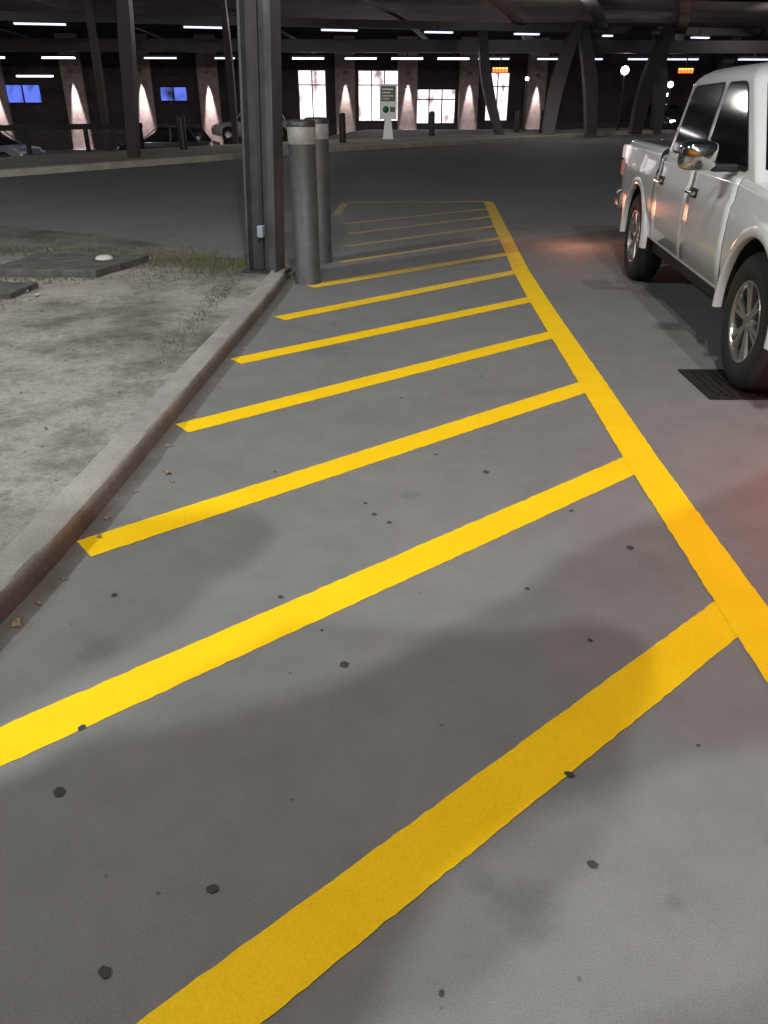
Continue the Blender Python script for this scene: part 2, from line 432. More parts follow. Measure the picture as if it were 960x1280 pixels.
# ------------------------------------------------------------------ grass and slabs on the island
V, F = [], []
def blade(x, y, h, z0=0.092):
    a = random.uniform(0, 6.28); w = random.uniform(0.003, 0.006); o = len(V)
    lx, ly = random.gauss(0, h*.5), random.gauss(0, h*.5)
    V.extend([(x-w*math.cos(a), y-w*math.sin(a), z0), (x+w*math.cos(a), y+w*math.sin(a), z0), (x+lx, y+ly, z0+h)])
    F.append((o, o+1, o+2))
for cx, cy, rx, ry, nb, h in [(-1.45,7.75,.45,.3,1500,.06),(-2.1,8.0,.5,.35,1200,.06),(-2.9,8.5,.8,.3,700,.05),(-1.33,6.6,.12,.6,350,.04),(-1.36,5.3,.1,.6,220,.03),
                          (-3.3,6.2,.4,.3,200,.04),(-4.2,5.6,.5,.4,200,.04),(-1.75,7.3,.4,.3,350,.05),(-3.6,7.0,.6,.2,200,.04),(-4.0,8.6,1.0,.4,500,.05),(-3.1,7.1,.5,.12,250,.05)]:
    for _ in range(nb):
        x = random.gauss(cx, rx*.6); y = random.gauss(cy, ry*.6)
        if x > -1.28: continue
        blade(x, y, random.uniform(.4, 1)*h)
g = mk('grass', V, F, M_GRASS); tag(g, 'sparse low grass on bare soil near the post', 'grass', kind='stuff')
V, F = [], []
for _ in range(450):
    x = random.uniform(-4.5, -1.35); y = random.uniform(1.6, 8)
    if x > float(np.interp(y, [1.4,2.1,2.9,4.17,7.3], [-1.36,-1.23,-1.165,-1.1,-.925]))-.2: continue
    r = random.uniform(.003, .009)*(1.6 if random.random() < .08 else 1); o = len(V)
    V.extend([(x+r, y, .093), (x-r*.5, y+r*.8, .093), (x-r*.6, y-r*.8, .093), (x+random.uniform(-.3,.3)*r, y, .093+r*.9)])
    F.extend([(o,o+1,o+3),(o+1,o+2,o+3),(o+2,o,o+3)])
g = mk('gravel', V, F, M_SLAB); tag(g, 'scattered small stones on bare soil', 'gravel', kind='stuff')
def slab(pts, z0, z1, label):
    q = []
    for (ax, ay), (bx, by) in zip(pts, pts[1:]+pts[:1]):
        for i in range(5):
            t = i/5; q.append((ax+(bx-ax)*t+random.uniform(-.018, .018), ay+(by-ay)*t+random.uniform(-.018, .018)))
    b = prism('concrete_slab', q, z0, z1, M_SLAB); bev(b, 0.01); tag(b, label, 'slab', 'low slabs on the soil'); return b
slab([(-3.6,7.2),(-2.62,7.15),(-2.35,7.95),(-3.5,8.1)], .08, .16, 'low dark concrete cover slab on bare soil')
slab([(-3.55,6.35),(-3.02,6.3),(-2.98,6.75),(-3.5,6.8)], .08, .14, 'small dark concrete slab on bare soil')
cc = lathe('cover_cap', [(0, .03), (.05, .03), (.075, .02), (.085, 0)], M_PAPER, seg=20, loc=(-2.72, 7.75, .16))
tag(cc, 'small pale round cap lying on a slab', 'cap')

# ------------------------------------------------------------------ steel post
post = empty('steel_column', (-1.115, 7.5, 0.09))
post.rotation_euler = (0, math.radians(2.6), math.radians(-14))
hw = 0.142; dp = 0.12; t = 0.02; H = 6.2
boxes('column_shaft', [(-hw, -hw+t, -dp, dp, 0, H), (hw-t, hw, -dp, dp, 0, H), (-hw+t, hw-t, -.012, .012, 0, H)], M_STEEL, post)
boxes('corner_channel', [(-hw-.03, -hw-.001, -.06, .06, .02, H)], M_DSTEEL, post)
boxes('conduit', [(-.03, .0, -.06, -.03, .02, H)], M_DSTEEL, post)
boxes('base_plate', [(-.19, .19, -.17, .17, -.02, .015)], M_DSTEEL, post, .004)
boxes('outlet_box', [(-.03, .025, -.13, -.065, .32, .42)], M_BOX, post, .006)
tag(post, 'grey steel wide-flange column standing at the kerb end', 'column')

# ------------------------------------------------------------------ bollards
def bollard(x, y, h, r, first=None):
    e = empty('bollard', (x, y, 0))
    if first is None:
        lathe('post', [(r+.01, 0), (r+.01, .012), (r, .015), (r, h-.19)], M_BOLL, parent=e)
        lathe('band', [(r+.002, h-.19), (r+.004, h-.185), (r+.004, h-.058), (r+.002, h-.053)], M_BAND, parent=e)
        lathe('cap', [(r+.006, h-.053), (r+.006, h-.015), (r-.02, h), (0, h+.004)], M_CAP, parent=e)
    else:
        for ch in first.children:
            c = ch.copy(); COL.objects.link(c); c.parent = e
    tag(e, 'tall dark grey steel bollard with pale band', 'bollard', 'bollards beside the steel column')
    return e
b1 = bollard(-.715, 7.42, 1.37, .118)
b2 = bollard(-.67, 8.5, 1.37, .118, b1)

# ------------------------------------------------------------------ drain grate
gr = empty('drain_grate', (1.86, 4.17, 0.0))
boxes('pit', [(.02, .78, .02, .52, .001, .0025)], M_PIT, gr)
bl = [(0, .8, 0, .03, .003, .012), (0, .8, .51, .54, .003, .012), (0, .03, .03, .51, .003, .012), (.77, .8, .03, .51, .003, .012)]
for i in range(1, 16):
    x = .03 + i*.0465; bl.append((x-.009, x+.009, .03, .51, .003, .011))
for i in range(1, 8):
    y = .03+i*.06; bl.append((.03, .77, y-.006, y+.006, .0025, .0085))
boxes('grille', bl, M_IRON, gr)
tag(gr, 'black cast iron drain grate set in asphalt', 'drain grate')

# ------------------------------------------------------------------ vehicles
def ip(y, tab): return float(np.interp(y, [a for a, b in tab], [b for a, b in tab]))
def section(y, T):
    hw, zt, zb = ip(y, T['hw']), ip(y, T['zt']), ip(y, T['zb'])
    pts = [(hw-.20, zb), (hw-.07, zb), (hw-.035, zb+.02), (hw-.022, zb+(zt-zb)*.16), (hw-.006, zb+(zt-zb)*.30), (hw, zb+(zt-zb)*.46), (hw-.001, zb+(zt-zb)*.62),
           (hw-.008, zb+(zt-zb)*.75), (hw-.022, zb+(zt-zb)*.80), (hw-.028, zt-.055), (hw-.042, zt-.020), (hw-.065, zt-.006), (hw-.14, zt), (hw*.45, zt+ip(y, T['crown']))]
    return pts
def loft_body(name, T, stations, mat, parent, seams=()):
    V, F, fm = [], [], []
    for y in stations:
        s = section(y, T)
        V += [(-x, y, z) for x, z in s] + [(x, y, z) for x, z in reversed(s)]
    n = 2*len(section(stations[0], T))
    for i in range(len(stations)-1):
        dark = any(abs((stations[i]+stations[i+1])/2 - q) < .006 for q in seams)
        for k in range(n):
            F.append((i*n+k, i*n+(k+1) % n, (i+1)*n+(k+1) % n, (i+1)*n+k)); fm.append(1 if dark else 0)
    F.append(tuple(range(n))); fm.append(0)
    F.append(tuple((len(stations)-1)*n + i for i in range(n-1, -1, -1))); fm.append(0)
    ob = fixn(mk(name, V, F, None, parent, False, [mat, M_SEAM], fm))
    return ob
def greenhouse(name, levels, mat, parent, seg=5):
    V, F = [], []
    for z, w, y0, y1, r in levels:
        for cx, cy, a0 in ((w-r, y0+r, -90), (w-r, y1-r, 0), (-w+r, y1-r, 90), (-w+r, y0+r, 180)):
            for i in range(seg+1):
                a = math.radians(a0 + 90*i/seg); V.append((cx+r*math.cos(a), cy+r*math.sin(a), z))
    n = 4*(seg+1)
    for l in range(len(levels)-1):
        for k in range(n): F.append((l*n+k, l*n+(k+1) % n, (l+1)*n+(k+1) % n, (l+1)*n+k))
    F.append(tuple(range(n-1, -1, -1))); F.append(tuple((len(levels)-1)*n+i for i in range(n)))
    return fixn(mk(name, V, F, mat, parent))
def apply_mods(ob):
    dg = bpy.context.evaluated_depsgraph_get()
    me = bpy.data.meshes.new_from_object(ob.evaluated_get(dg))
    ob.modifiers.clear(); ob.data = me
def shade_auto(ob, ang=35):
    for p in ob.data.polygons: p.use_smooth = True
    try: ob.data.set_sharp_from_angle(angle=math.radians(ang))
    except Exception: pass
def cutcyl(x0, x1, y, z, r, seg=48):
    V = [(x0, y+r*math.cos(2*math.pi*i/seg), z+r*math.sin(2*math.pi*i/seg)) for i in range(seg)] + [(x1, y+r*math.cos(2*math.pi*i/seg), z+r*math.sin(2*math.pi*i/seg)) for i in range(seg)]
    F = [tuple(range(seg)), tuple(range(2*seg-1, seg-1, -1))] + [(i, seg+i, seg+(i+1) % seg, (i+1) % seg) for i in range(seg)]
    return V, F
def cut(ob, data, mat):
    V, F = data
    c = fixn(mk('cutter', V, F, mat)); c.parent = ob.parent
    m = ob.modifiers.new('b', 'BOOLEAN'); m.operation = 'DIFFERENCE'; m.object = c; m.solver = 'EXACT'
    try: m.material_mode = 'TRANSFER'
    except Exception: pass
    bpy.context.view_layer.update()
    apply_mods(ob)
    bpy.data.objects.remove(c)

def wheel(parent, x, y, R, side, spokes=6, wd=.24, rr=.225):
    w = empty('wheel', (x, y, R)); w.parent = parent
    if side > 0: w.rotation_euler = (0, 0, math.pi)
    pr = [(rr-.005, .03), (rr+.012, .012), (rr+.05, .003), (R-.07, 0), (R-.035, .008), (R-.012, .025), (R, .05), (R, wd/2), (R, wd-.05), (R-.012, wd-.025), (R-.06, wd), (rr, wd-.01)]
    lathe('tyre', pr, M_TYRE, 'X', 48, w)
    V, F = [], []
    def add(vs, fs):
        o = len(V); V.extend(vs); F.extend([tuple(i+o for i in f) for f in fs])
    seg = 48
    lip = [(rr+.008, .016), (rr+.006, .008), (rr-.008, .012), (rr-.014, .03), (rr-.02, .19)]
    vs, fs = [], []
    for i in range(seg):
        a = 2*math.pi*i/seg
        for r, h in lip: vs.append((h, r*math.cos(a), r*math.sin(a)))
    for i in range(seg):
        j = (i+1) % seg
        for q in range(4): fs.append((i*5+q, j*5+q, j*5+q+1, i*5+q+1))
    add(vs, fs)
    for s in range(spokes):
        a = 2*math.pi*(s+.25)/spokes
        for da in (-.13, .13):
            c, sn = math.cos(a+da), math.sin(a+da)
            c0, s0 = math.cos(a+da*.5), math.sin(a+da*.5)
            def P(r, tt, h, cc=c, ss=sn): return (h, r*cc - tt*ss, r*ss + tt*cc)
            r0, r1 = .04, rr-.006
            vs = [P(r0, -.014, .03, c0, s0), P(r0, .014, .03, c0, s0), P(r1, .013, .020), P(r1, -.013, .020),
                  P(r0, -.018, .07, c0, s0), P(r0, .018, .07, c0, s0), P(r1, .017, .055), P(r1, -.017, .055)]
            add(vs, [(0,1,2,3),(4,7,6,5),(0,4,5,1),(1,5,6,2),(2,6,7,3),(3,7,4,0)])
    rim = fixn(mk('rim', V, F, M_RIM, w))
    bev(rim, .004, 2, 40)
    lathe('hub_cap', [(0, .018), (.03, .018), (.04, .028), (.062, .034), (.07, .07)], M_RIM, 'X', 24, w)
    lathe('brake_disc', [(0, .09), (.15, .09), (.15, .10), (rr-.02, .12)], M_BLACK, 'X', 32, w)
    return w

def build_pickup():
    hwm = .90
    cx = .885
    ra = math.radians(-5.0)
    off = Matrix.Rotation(ra, 4, 'Z') @ Vector((cx, 0, 0))
    e = empty('pickup_truck', (2.055+off.x, 4.41+off.y, 0), ra)
    T = dict(hw=[(-.95,.68),(-.88,.78),(-.7,.85),(-.4,.885),(0,.90),(.5,.90),(2.5,.90),(3.2,.905),(3.9,.895),(4.05,.885),(4.12,.87),(4.15,.85)],
             zt=[(-.95,.84),(-.85,.98),(-.6,1.03),(.45,1.11),(.6,1.12),(2.565,1.13),(2.575,1.17),(4.15,1.175)],
             zb=[(-.95,.46),(-.6,.40),(.5,.42),(2.5,.44),(3.7,.48),(4.15,.56)],
             crown=[(-.95,.01),(0,.04),(.4,.03),(.6,.0),(4.15,0)])
    st = [-.95,-.92,-.88,-.8,-.7,-.55,-.4,-.2,0,.2,.4,.545,.553,.8,1.1,1.3,1.52,1.528,1.8,2.1,2.35,2.493,2.501,2.53,2.562,2.574,2.586,2.7,3.0,3.2,3.5,3.8,3.95,4.05,4.12,4.15]
    body = loft_body('body', T, st, M_WHITE, e, seams=(.549,1.524,2.497,2.568,2.58))
    for y in (0, 3.2):
        cut(body, cutcyl(-1.2, -.60, y, .40, .455), M_BLACK)
        cut(body, cutcyl(.60, 1.2, y, .40, .455), M_BLACK)
    cut(body, boxdata(-.78, .78, 2.66, 4.08, .75, 1.6), M_BLACK)
    shade_auto(body, 40)
    for y in (0, 3.2):
        for s in (-1, 1):
            V, F = [], []; N = 36
            prf = ((-.012, -.03), (-.012, .008), (-.004, .015), (.012, .018), (.032, .015), (.052, .006), (.070, -.004), (.070, -.03))
            for i in range(N+1):
                a = math.radians(-4 + 188*i/N)
                for dr, dx in prf:
                    r = .456+dr; V.append((s*(hwm-.004+dx), y+r*math.cos(a), .40+r*math.sin(a)))
            q = len(prf)
            for i in range(N):
                for k in range(q-1): F.append((i*q+k, (i+1)*q+k, (i+1)*q+k+1, i*q+k+1))
            fixn(mk('wheel_arch', V, F, M_WHITE, e, True))
    def sx(z): return .845 - (z-1.12)*.17
    gh = greenhouse('cab', [(1.09, sx(1.12), .34, 2.53, .04), (1.14, sx(1.14), .38, 2.53, .05), (1.615, sx(1.615), .945, 2.44, .07), (1.65, sx(1.65)-.012, .99, 2.425, .09), (1.68, sx(1.68)-.035, 1.04, 2.40, .11), (1.71, sx(1.70)-.085, 1.13, 2.35, .13), (1.73, sx(1.7)-.17, 1.25, 2.26, .15), (1.742, sx(1.7)-.3, 1.42, 2.12, .15), (1.747, .2, 1.6, 1.95, .1)], M_WHITE, e, 8)
    shade_auto(gh, 40)
    def win(poly, nm='window'):
        for s in (-1, 1):
            V = [(s*(sx(z)+.006), y, z) for y, z in poly] + [(s*(sx(z)-.01), y, z) for y, z in poly]
            n = len(poly)
            F = [tuple(range(n))] + [(i, (i+1) % n, n+(i+1) % n, n+i) for i in range(n)]
            g = fixn(mk(nm, V, F, M_GLASS, e))
            c0 = (sum(p[0] for p in poly)/n, sum(p[1] for p in poly)/n)
            outp = [(c0[0]+(p[0]-c0[0])*1.04, c0[1]+(p[1]-c0[1])*1.06) for p in poly]
            V = [(s*(sx(z)+.004), y, z) for y, z in outp] + [(s*(sx(z)-.01), y, z) for y, z in outp]
            fixn(mk('window_seal', V, F, M_BLACK, g))
    win([(.56,1.165),(.60,1.15),(1.42,1.15),(1.45,1.16),(1.46,1.19),(1.46,1.57),(1.45,1.60),(1.42,1.61),(1.16,1.61),(1.10,1.60),(1.05,1.575)])
    win([(1.56,1.19),(1.57,1.165),(1.60,1.155),(2.31,1.165),(2.35,1.175),(2.37,1.21),(2.30,1.54),(2.28,1.58),(2.23,1.60),(1.60,1.61),(1.57,1.60),(1.56,1.57)])
    for s in (-1, 1):
        V = [(s*(sx(z)+.0025), yy, z) for z in (1.14, 1.60) for yy in (1.507, 1.515)]
        mk('pillar_seam', V, [(0,1,3,2)], M_SEAM, e)
    def lerp(a, b, t): return a+(b-a)*t
    def wy(z): return lerp(.38, .945, (z-1.14)/.475)
    V = [(-.79, wy(1.16)-.006, 1.16), (.79, wy(1.16)-.006, 1.16), (.70, wy(1.605)-.006, 1.605), (-.70, wy(1.605)-.006, 1.605)]
    mk('windscreen', V, [(0,1,2,3)], M_GLASS, e)
    V = [(-.62, 2.537, 1.2), (.62, 2.537, 1.2), (.58, 2.462, 1.57), (-.58, 2.462, 1.57)]
    mk('rear_window', V, [(3,2,1,0)], M_GLASS, e)
    for s in (-1, 1):
        for y0, y1, hy in ((.556, 1.517, 1.36), (1.531, 2.490, 2.34)):
            V, F = [], []; N = 10
            idx = list(range(3, 11))
            for i in range(N+1):
                y = y0+(y1-y0)*i/N; q = section(y, T)
                for k in idx: V.append((s*(q[k][0]+.004), y, q[k][1]+(.0 if k > 3 else -.06)))
            m = len(idx)
            for i in range(N):
                for k in range(m-1): F.append((i*m+k, (i+1)*m+k, (i+1)*m+k+1, i*m+k+1))
            d = fixn(mk('door', V, F, M_WHITE, e, False)); shade_auto(d, 40)
            so = d.modifiers.new('s', 'SOLIDIFY'); so.thickness = .003; so.offset = -1
            xx = s*(hwm+.014)
            boxes('handle', [(min(xx, xx+s*.03), max(xx, xx+s*.03), hy-.09, hy+.09, .935, .962)], M_CHROME, d, .009)
            boxes('handle_recess', [(min(s*(hwm-.01), s*(hwm+.006)), max(s*(hwm-.01), s*(hwm+.006)), hy-.07, hy+.07, .915, .975)], M_BLACK, d, .003)
    for s in (-1, 1):
        x0, x1 = sorted((s*.70, s*.80))
        boxes('sill', [(x0, x1, .5, 2.72, .33, .43)], M_BLACK, e, .01)
    for s in (-1, 1):
        V, F = [], []; mx, mz = 1.085, 1.215; N = 28
        rings_ = [(.77, 1.0), (.74, 1.0), (.70, .97), (.665, .88), (.65, .72), (.645, .001)]
        for yy, k in rings_:
            for i in range(N):
                a = 2*math.pi*i/N; c_, s_ = math.cos(a), math.sin(a)
                V.append((s*(mx+.112*k*math.copysign(abs(c_)**.45, c_)), yy, mz+.085*k*math.copysign(abs(s_)**.5, s_)))
        for j in range(len(rings_)-1):
            for i in range(N): F.append((j*N+i, j*N+(i+1) % N, (j+1)*N+(i+1) % N, (j+1)*N+i))
        F.append(tuple(range(N)))
        mi = fixn(mk('mirror', V, F, M_CHROME, e)); shade_auto(mi, 50)
        x0, x1 = sorted((s*.84, s*1.0))
        boxes('mirror_arm', [(x0, x1, .70, .76, 1.125, 1.17)], M_BLACK, mi, .012)
        x0, x1 = sorted((s*1.0, s*1.17))
        boxes('mirror_glass', [(x0, x1, .771, .776, 1.15, 1.28)], M_GLASS, mi)
    for s in (-1, 1):
        x0, x1 = sorted((s*.79, s*.893))
        l = boxes('tail_lamp', [(x0, x1, 4.02, 4.165, .84, 1.00)], M_TAIL, e, .03)
        boxes('tail_lamp_lens', [(x0, x1, 3.98, 4.166, 1.002, 1.13)], M_TAILC, l, .02)
        x0, x1 = sorted((s*.45, s*.78))
        boxes('headlight', [(x0, x1, -.95, -.80, .72, .90)], M_CLEAR, e, .03)
    boxes('grille', [(-.42, .42, -.97, -.93, .66, .82)], M_BLACK, e, .01)
    boxes('front_bumper', [(-.84, .84, -1.0, -.82, .45, .62)], M_WHITE, e, .05)
    boxes('rear_bumper', [(-.87, .87, 4.17, 4.36, .52, .70)], M_CHROME, e, .04)
    boxes('tailgate', [(-.77, .77, 4.155, 4.172, .72, 1.16)], M_WHITE, e, .01)
    boxes('chassis', [(-.55, .55, -.7, 4.0, .30, .44)], M_BLACK, e)
    for y in (0, 3.2):
        wheel(e, -.885, y, .385, -1); wheel(e, .885, y, .385, 1)
    tag(e, 'white four-door pickup truck with chrome mirrors parked on asphalt', 'pickup truck')
    return e
build_pickup()

def build_car(x, y, z, rot, mat, label, tall=1.5, lamp=False):
    e = empty('parked_car', (x, y, z), rot)
    T = dict(hw=[(-2.2,.62),(-2.05,.78),(-1.6,.87),(0,.9),(1.7,.87),(2.1,.78),(2.2,.66)],
             zt=[(-2.2,.62),(-2.0,.80),(-.9,.93),(1.6,.97),(2.1,.88),(2.2,.75)],
             zb=[(-2.2,.34),(-1.8,.22),(1.8,.22),(2.2,.36)], crown=[(-2.2,0),(2.2,.02)])
    st = [-2.2,-2.1,-1.95,-1.7,-1.3,-.9,-.3,.3,.9,1.3,1.7,1.95,2.1,2.2]
    b = loft_body('body', T, st, mat, e)
    for yy in (-1.35, 1.35):
        cut(b, cutcyl(-1.2, 1.2, yy, .33, .38, 28), M_BLACK)
    shade_auto(b, 35)
    greenhouse('cabin', [(.90,.80,-1.05,1.75,.1),(1.28,.70,-.35,1.5,.12),(tall-.04,.62,-.2,1.35,.15),(tall,.45,.1,1.1,.15)], M_GLASS, e, 3)
    r = greenhouse('roof', [(tall-.05,.66,-.25,1.4,.15),(tall+.0,.60,-.1,1.25,.15),(tall+.02,.4,.1,1.1,.15)], mat, e, 3); shade_auto(r, 50)
    for s in (-1, 1):
        for a, bb in (((-.98,.93),(-.22,tall-.04)), ((.45,.93),(.45,tall-.04)), ((1.68,.95),(1.3,tall-.04))):
            beam_curve('pillar', [(s*.80, a[0], a[1]), (s*.665, bb[0], bb[1])], [.02,.02], [.04,.04], mat, e)
        for yy in (-1.35, 1.35):
            w = lathe('wheel', [(.0,.03),(.19,.02),(.2,.0),(.29,0),(.325,.03),(.325,.17),(.28,.2)], M_TYRE, 'X', 24, e, (s*.88, yy, .325))
            if s > 0: w.rotation_euler[2] = math.pi
            lathe('rim', [(0,.015),(.1,.01),(.19,.012),(.2,.0)], M_RIM, 'X', 16, w, (-.004,0,0))
        x0, x1 = sorted((s*.45, s*.72))
        boxes('headlight', [(x0, x1, -2.16, -2.0, .60, .72)], M_LAMP if lamp else M_CLEAR, e, .02)
    tag(e, label, 'car')
    return e
build_car(-16.3, 35.0, -.95, math.radians(75), M_SILVER, 'silver car parked beyond the sidewalk railing', 1.55)
build_car(-9.6, 38.0, -.95, math.radians(-100), M_DCAR, 'dark car parked in shade beneath the canopy', 1.5)
build_car(-7.0, 46.0, -.3, math.radians(-80), M_VAN, 'white car parked beside the terminal wall', 1.7)
build_car(16.4, 50.5, -.1, math.radians(10), M_DCAR, 'dark car with lights on beneath the canopy', 1.5, True)

# ------------------------------------------------------------------ terminal building
ang = math.atan(.12)
bld = empty('terminal_building', (0, 54, 0), ang)
boxes('wall', [(-60, 60, .3, 8, -1.2, 7)], M_WALL, bld)
boxes('plinth', [(-60, 60, .12, .3, -1.2, .35)], M_SLAB, bld)
wins = [(-5.2,-3.6,.5,3.2),(-1.55,.87,.5,3.2),(2.05,4.5,.3,2.2),(6.5,7.9,.5,3.1)]
for x0, x1, z0, z1 in wins:
    w = boxes('window', [(x0, x1, .24, .28, z0, z1)], M_WIN, bld)
    fr = [(x0-.06, x0, .14, .27, z0, z1), (x1, x1+.06, .14, .27, z0, z1), (x0-.06, x1+.06, .14, .27, z0-.08, z0), (x0-.06, x1+.06, .14, .27, z1, z1+.08)]
    nb = max(2, round((x1-x0)/.8))
    for i in range(1, nb):
        xx = x0+(x1-x0)*i/nb; fr.append((xx-.035, xx+.035, .17, .235, z0, z1))
    fr.append((x0, x1, .18, .23, z0+(z1-z0)*.72-.035, z0+(z1-z0)*.72+.035))
    boxes('frame', fr, M_BLACK if 1 < x0 < 3 else M_FRAME, w)
for x0, x1, z0, z1 in [(-22.4,-20.5,1.5,2.4),(-13.5,-12.0,1.6,2.3)]:
    w = boxes('blue_window', [(x0, x1, .24, .28, z0, z1)], M_BLUE, bld)
    boxes('frame', [((x0+x1)/2-.04, (x0+x1)/2+.04, .18, .235, z0, z1), (x0-.1, x1+.1, .15, .27, z0-.1, z0), (x0-.1, x1+.1, .15, .27, z1, z1+.1)], M_BLACK, w)
def spot(name, loc, target, power, col, size, blend=.4, rad=.05):
    l = bpy.data.lights.new(name, 'SPOT'); l.energy = power; l.color = col; l.spot_size = math.radians(size); l.spot_blend = blend; l.shadow_soft_size = rad
    o = bpy.data.objects.new(name, l); COL.objects.link(o); o.location = loc
    o.rotation_euler = (Vector(target)-Vector(loc)).to_track_quat('-Z', 'Y').to_euler(); return o
for x, zt in [(-22.9,3.0),(-18.4,3.1),(-14.5,3.1),(-10.6,3.0),(-2.4,3.0),(1.45,3.0),(5.3,3.0),(9.6,2.9)]:
    zb = -1.0 if x < -5 else 0
    boxes('pilaster', [(x-.6, x+.6, -.25, .11, -1.1, 5)], M_PILA, bld, .02)
    boxes('wall_lamp', [(x-.12, x+.12, -.48, -.26, zt, zt+.18)], M_FRAME, bld, .02)
    base = Matrix.Rotation(ang, 4, 'Z')
    a = base @ Vector((x, -.44, 0)); t_ = base @ Vector((x, -.20, 0))
    spot('wall_spot', (a.x, 54+a.y, zt-.05), (t_.x, 54+t_.y, zb), 5200 if x < -5 else 1600, (1, .84, .83), 21 if x < -5 else 25, .6, .06)
tag(bld, 'dark terminal building with lit windows and downlit pilasters', 'building')

# ------------------------------------------------------------------ canopy
can = empty('canopy', (0, 0, 0))
boxes('roof_deck', [(-60, 60, 26, 53.0, 5.6, 5.9)], M_CEIL, can)
def ydir(x): return 39.3+8*(x+14.9)/31.5
def longbeam(nm, y0, sl, z0, z1, t, mat):
    V = []
    for x in (-45, 45):
        y = y0+sl*x
        V += [(x, y-t, z0), (x, y+t, z0), (x, y+t, z1), (x, y-t, z1)]
    F = [(0,1,5,4),(1,2,6,5),(2,3,7,6),(3,0,4,7),(3,2,1,0),(4,5,6,7)]
    return fixn(mk(nm, V, F, mat, can))
longbeam('girder', 43.3, .254, 4.62, 4.95, .2, M_DSTEEL)
longbeam('girder', 46.3, .05, 3.78, 4.35, .25, M_DSTEEL)
longbeam('girder', 36.0, .15, 5.2, 5.5, .15, M_DSTEEL)
for x in (-21, -14, -7, 0, 5.5, 9.5, 13.5, 18, 23):
    pts = []; k = .13 if x < 4 else .24
    for i in range(17):
        t = i/16; y = 28+23*t
        pts.append((x-5.5*(1-t)**2+ (3.0*t*t), y, 5.5-1.5*t**3))
    beam_curve('arched_rib', pts, [k]*17, [.3]*17, M_DSTEEL, can)
def leg(pts, w, d):
    n = 9; P = []; Wd = []; D = []
    (x0,y0,z0), (x1,y1,z1), bow = pts
    for i in range(n):
        t = i/(n-1); P.append((x0+(x1-x0)*t+bow*math.sin(math.pi*t), y0+(y1-y0)*t, z0+(z1-z0)*t)); Wd.append(w*(1-.25*abs(2*t-1))); D.append(d)
    beam_curve('leg', P, Wd, D, M_DSTEEL, can)
leg(((-7.1, 24.0, .1), (-6.7, 24.2, 5.6), 0), .18, .18)
leg(((-10.9, 33.5, -.9), (-11.0, 34, 5.6), .05), .13, .15)
leg(((-5.75, 33, -.4), (-6.0, 34, 5.6), .05), .13, .15)
leg(((5.6, 41.5, .1), (4.8, 44.0, 4.6), -.2), .26, .3)
leg(((7.75, 40.5, .1), (9.6, 44.5, 5.0), -.25), .32, .3)
leg(((10.0, 41.5, .1), (9.7, 44.7, 5.0), .2), .32, .3)
leg(((12.6, 43, .1), (14.6, 46.0, 5.0), -.25), .36, .3)
leg(((14.9, 47, .0), (14.8, 49.0, 5.0), .2), .32, .3)
leg(((17.9, 47, .0), (19.2, 49.0, 5.0), -.2), .32, .3)
tag(can, 'dark steel terminal canopy with arched ribs and curved legs', 'canopy')
def strip(x, y, z, L, sl, mat, nm='strip_light'):
    e = empty(nm, (x, y, z), math.atan(sl))
    boxes('housing', [(-L/2-.05, L/2+.05, -.12, .12, .03, .12)], M_DSTEEL, e)
    boxes('lit_tube', [(-L/2, L/2, -.10, .10, -.035, .028)], mat, e)
    boxes('hanger', [(-.03, .03, -.03, .03, .12, .30)], M_DSTEEL, e)
    tag(e, 'white fluorescent strip light hanging from the canopy', 'strip light', 'strip lights under the canopy')
for x, L in [(-14.9,2.1),(-8.1,1.9),(-2.1,1.7),(2.65,1.4),(7.1,1.3),(11.4,.5),(16.6,1.0)]:
    strip(x, ydir(x), 4.50, L, .254, M_TUBE)
for i, x in enumerate([-20,-16.5,-11.4,-8.15,-3.9,-1.2,1.2,3.6,5.7,8.8,10.9,13.3,15.7,19.5]):
    L = 1.0 if i in (3, 10, 11) else 1.6
    strip(x, 46+.05*x, 3.50, L, .05, M_TUBEB if i in (0,1,4,5,6,7) else M_TUBE)
strip(-18, 45.5, 2.7, 1.8, .05, M_TUBEB)

rl = empty('railing', (-12.3, 25.2, .12), math.radians(40))
boxes('rail', [(-4, 5.5, -.04, .04, .62, .78)], M_DSTEEL, rl)
for i in range(6):
    boxes('railing_post', [(-3.9+i*1.85, -3.78+i*1.85, -.05, .05, -.05, .62)], M_DSTEEL, rl)
tag(rl, 'low dark metal railing along the sidewalk', 'railing')
for x, y in [(-1.6, 33.0), (2.2, 39.5), (-6.6, 28.0), (8.0, 43.5), (6.9, 44.6)]:
    b = lathe('bollard', [(.13, 0), (.13, .95), (.10, 1.02), (0, 1.04)], M_CAP, seg=20, loc=(x, y, .12))
    tag(b, 'short dark bollard on the far sidewalk', 'bollard', 'dark bollards on the far sidewalk')
sg = empty('information_sign', (.17, 36.2, .12), math.radians(4))
boxes('panel', [(-.36, .36, -.04, .04, .75, 2.05)], M_SIGNW, sg, .01)
boxes('header', [(-.30, .30, -.052, -.041, 1.42, 1.98)], M_SIGND, sg)
boxes('text_lines', [(-.24, .2, -.056, -.053, 1.84, 1.89), (-.24, .1, -.056, -.053, 1.72, 1.76), (-.24, .22, -.056, -.053, 1.60, 1.64), (-.24, .05, -.056, -.053, 1.50, 1.53)], M_SIGNW, sg)
cc = lathe('emblem', [(0, 0), (.13, 0), (.13, .006)], M_GREEN, 'X', 24, sg, (-.10, -.05, 1.12)); cc.rotation_euler = (0, 0, math.radians(90))
boxes('text_block', [(.08, .28, -.052, -.041, 1.02, 1.22)], M_SIGND, sg)
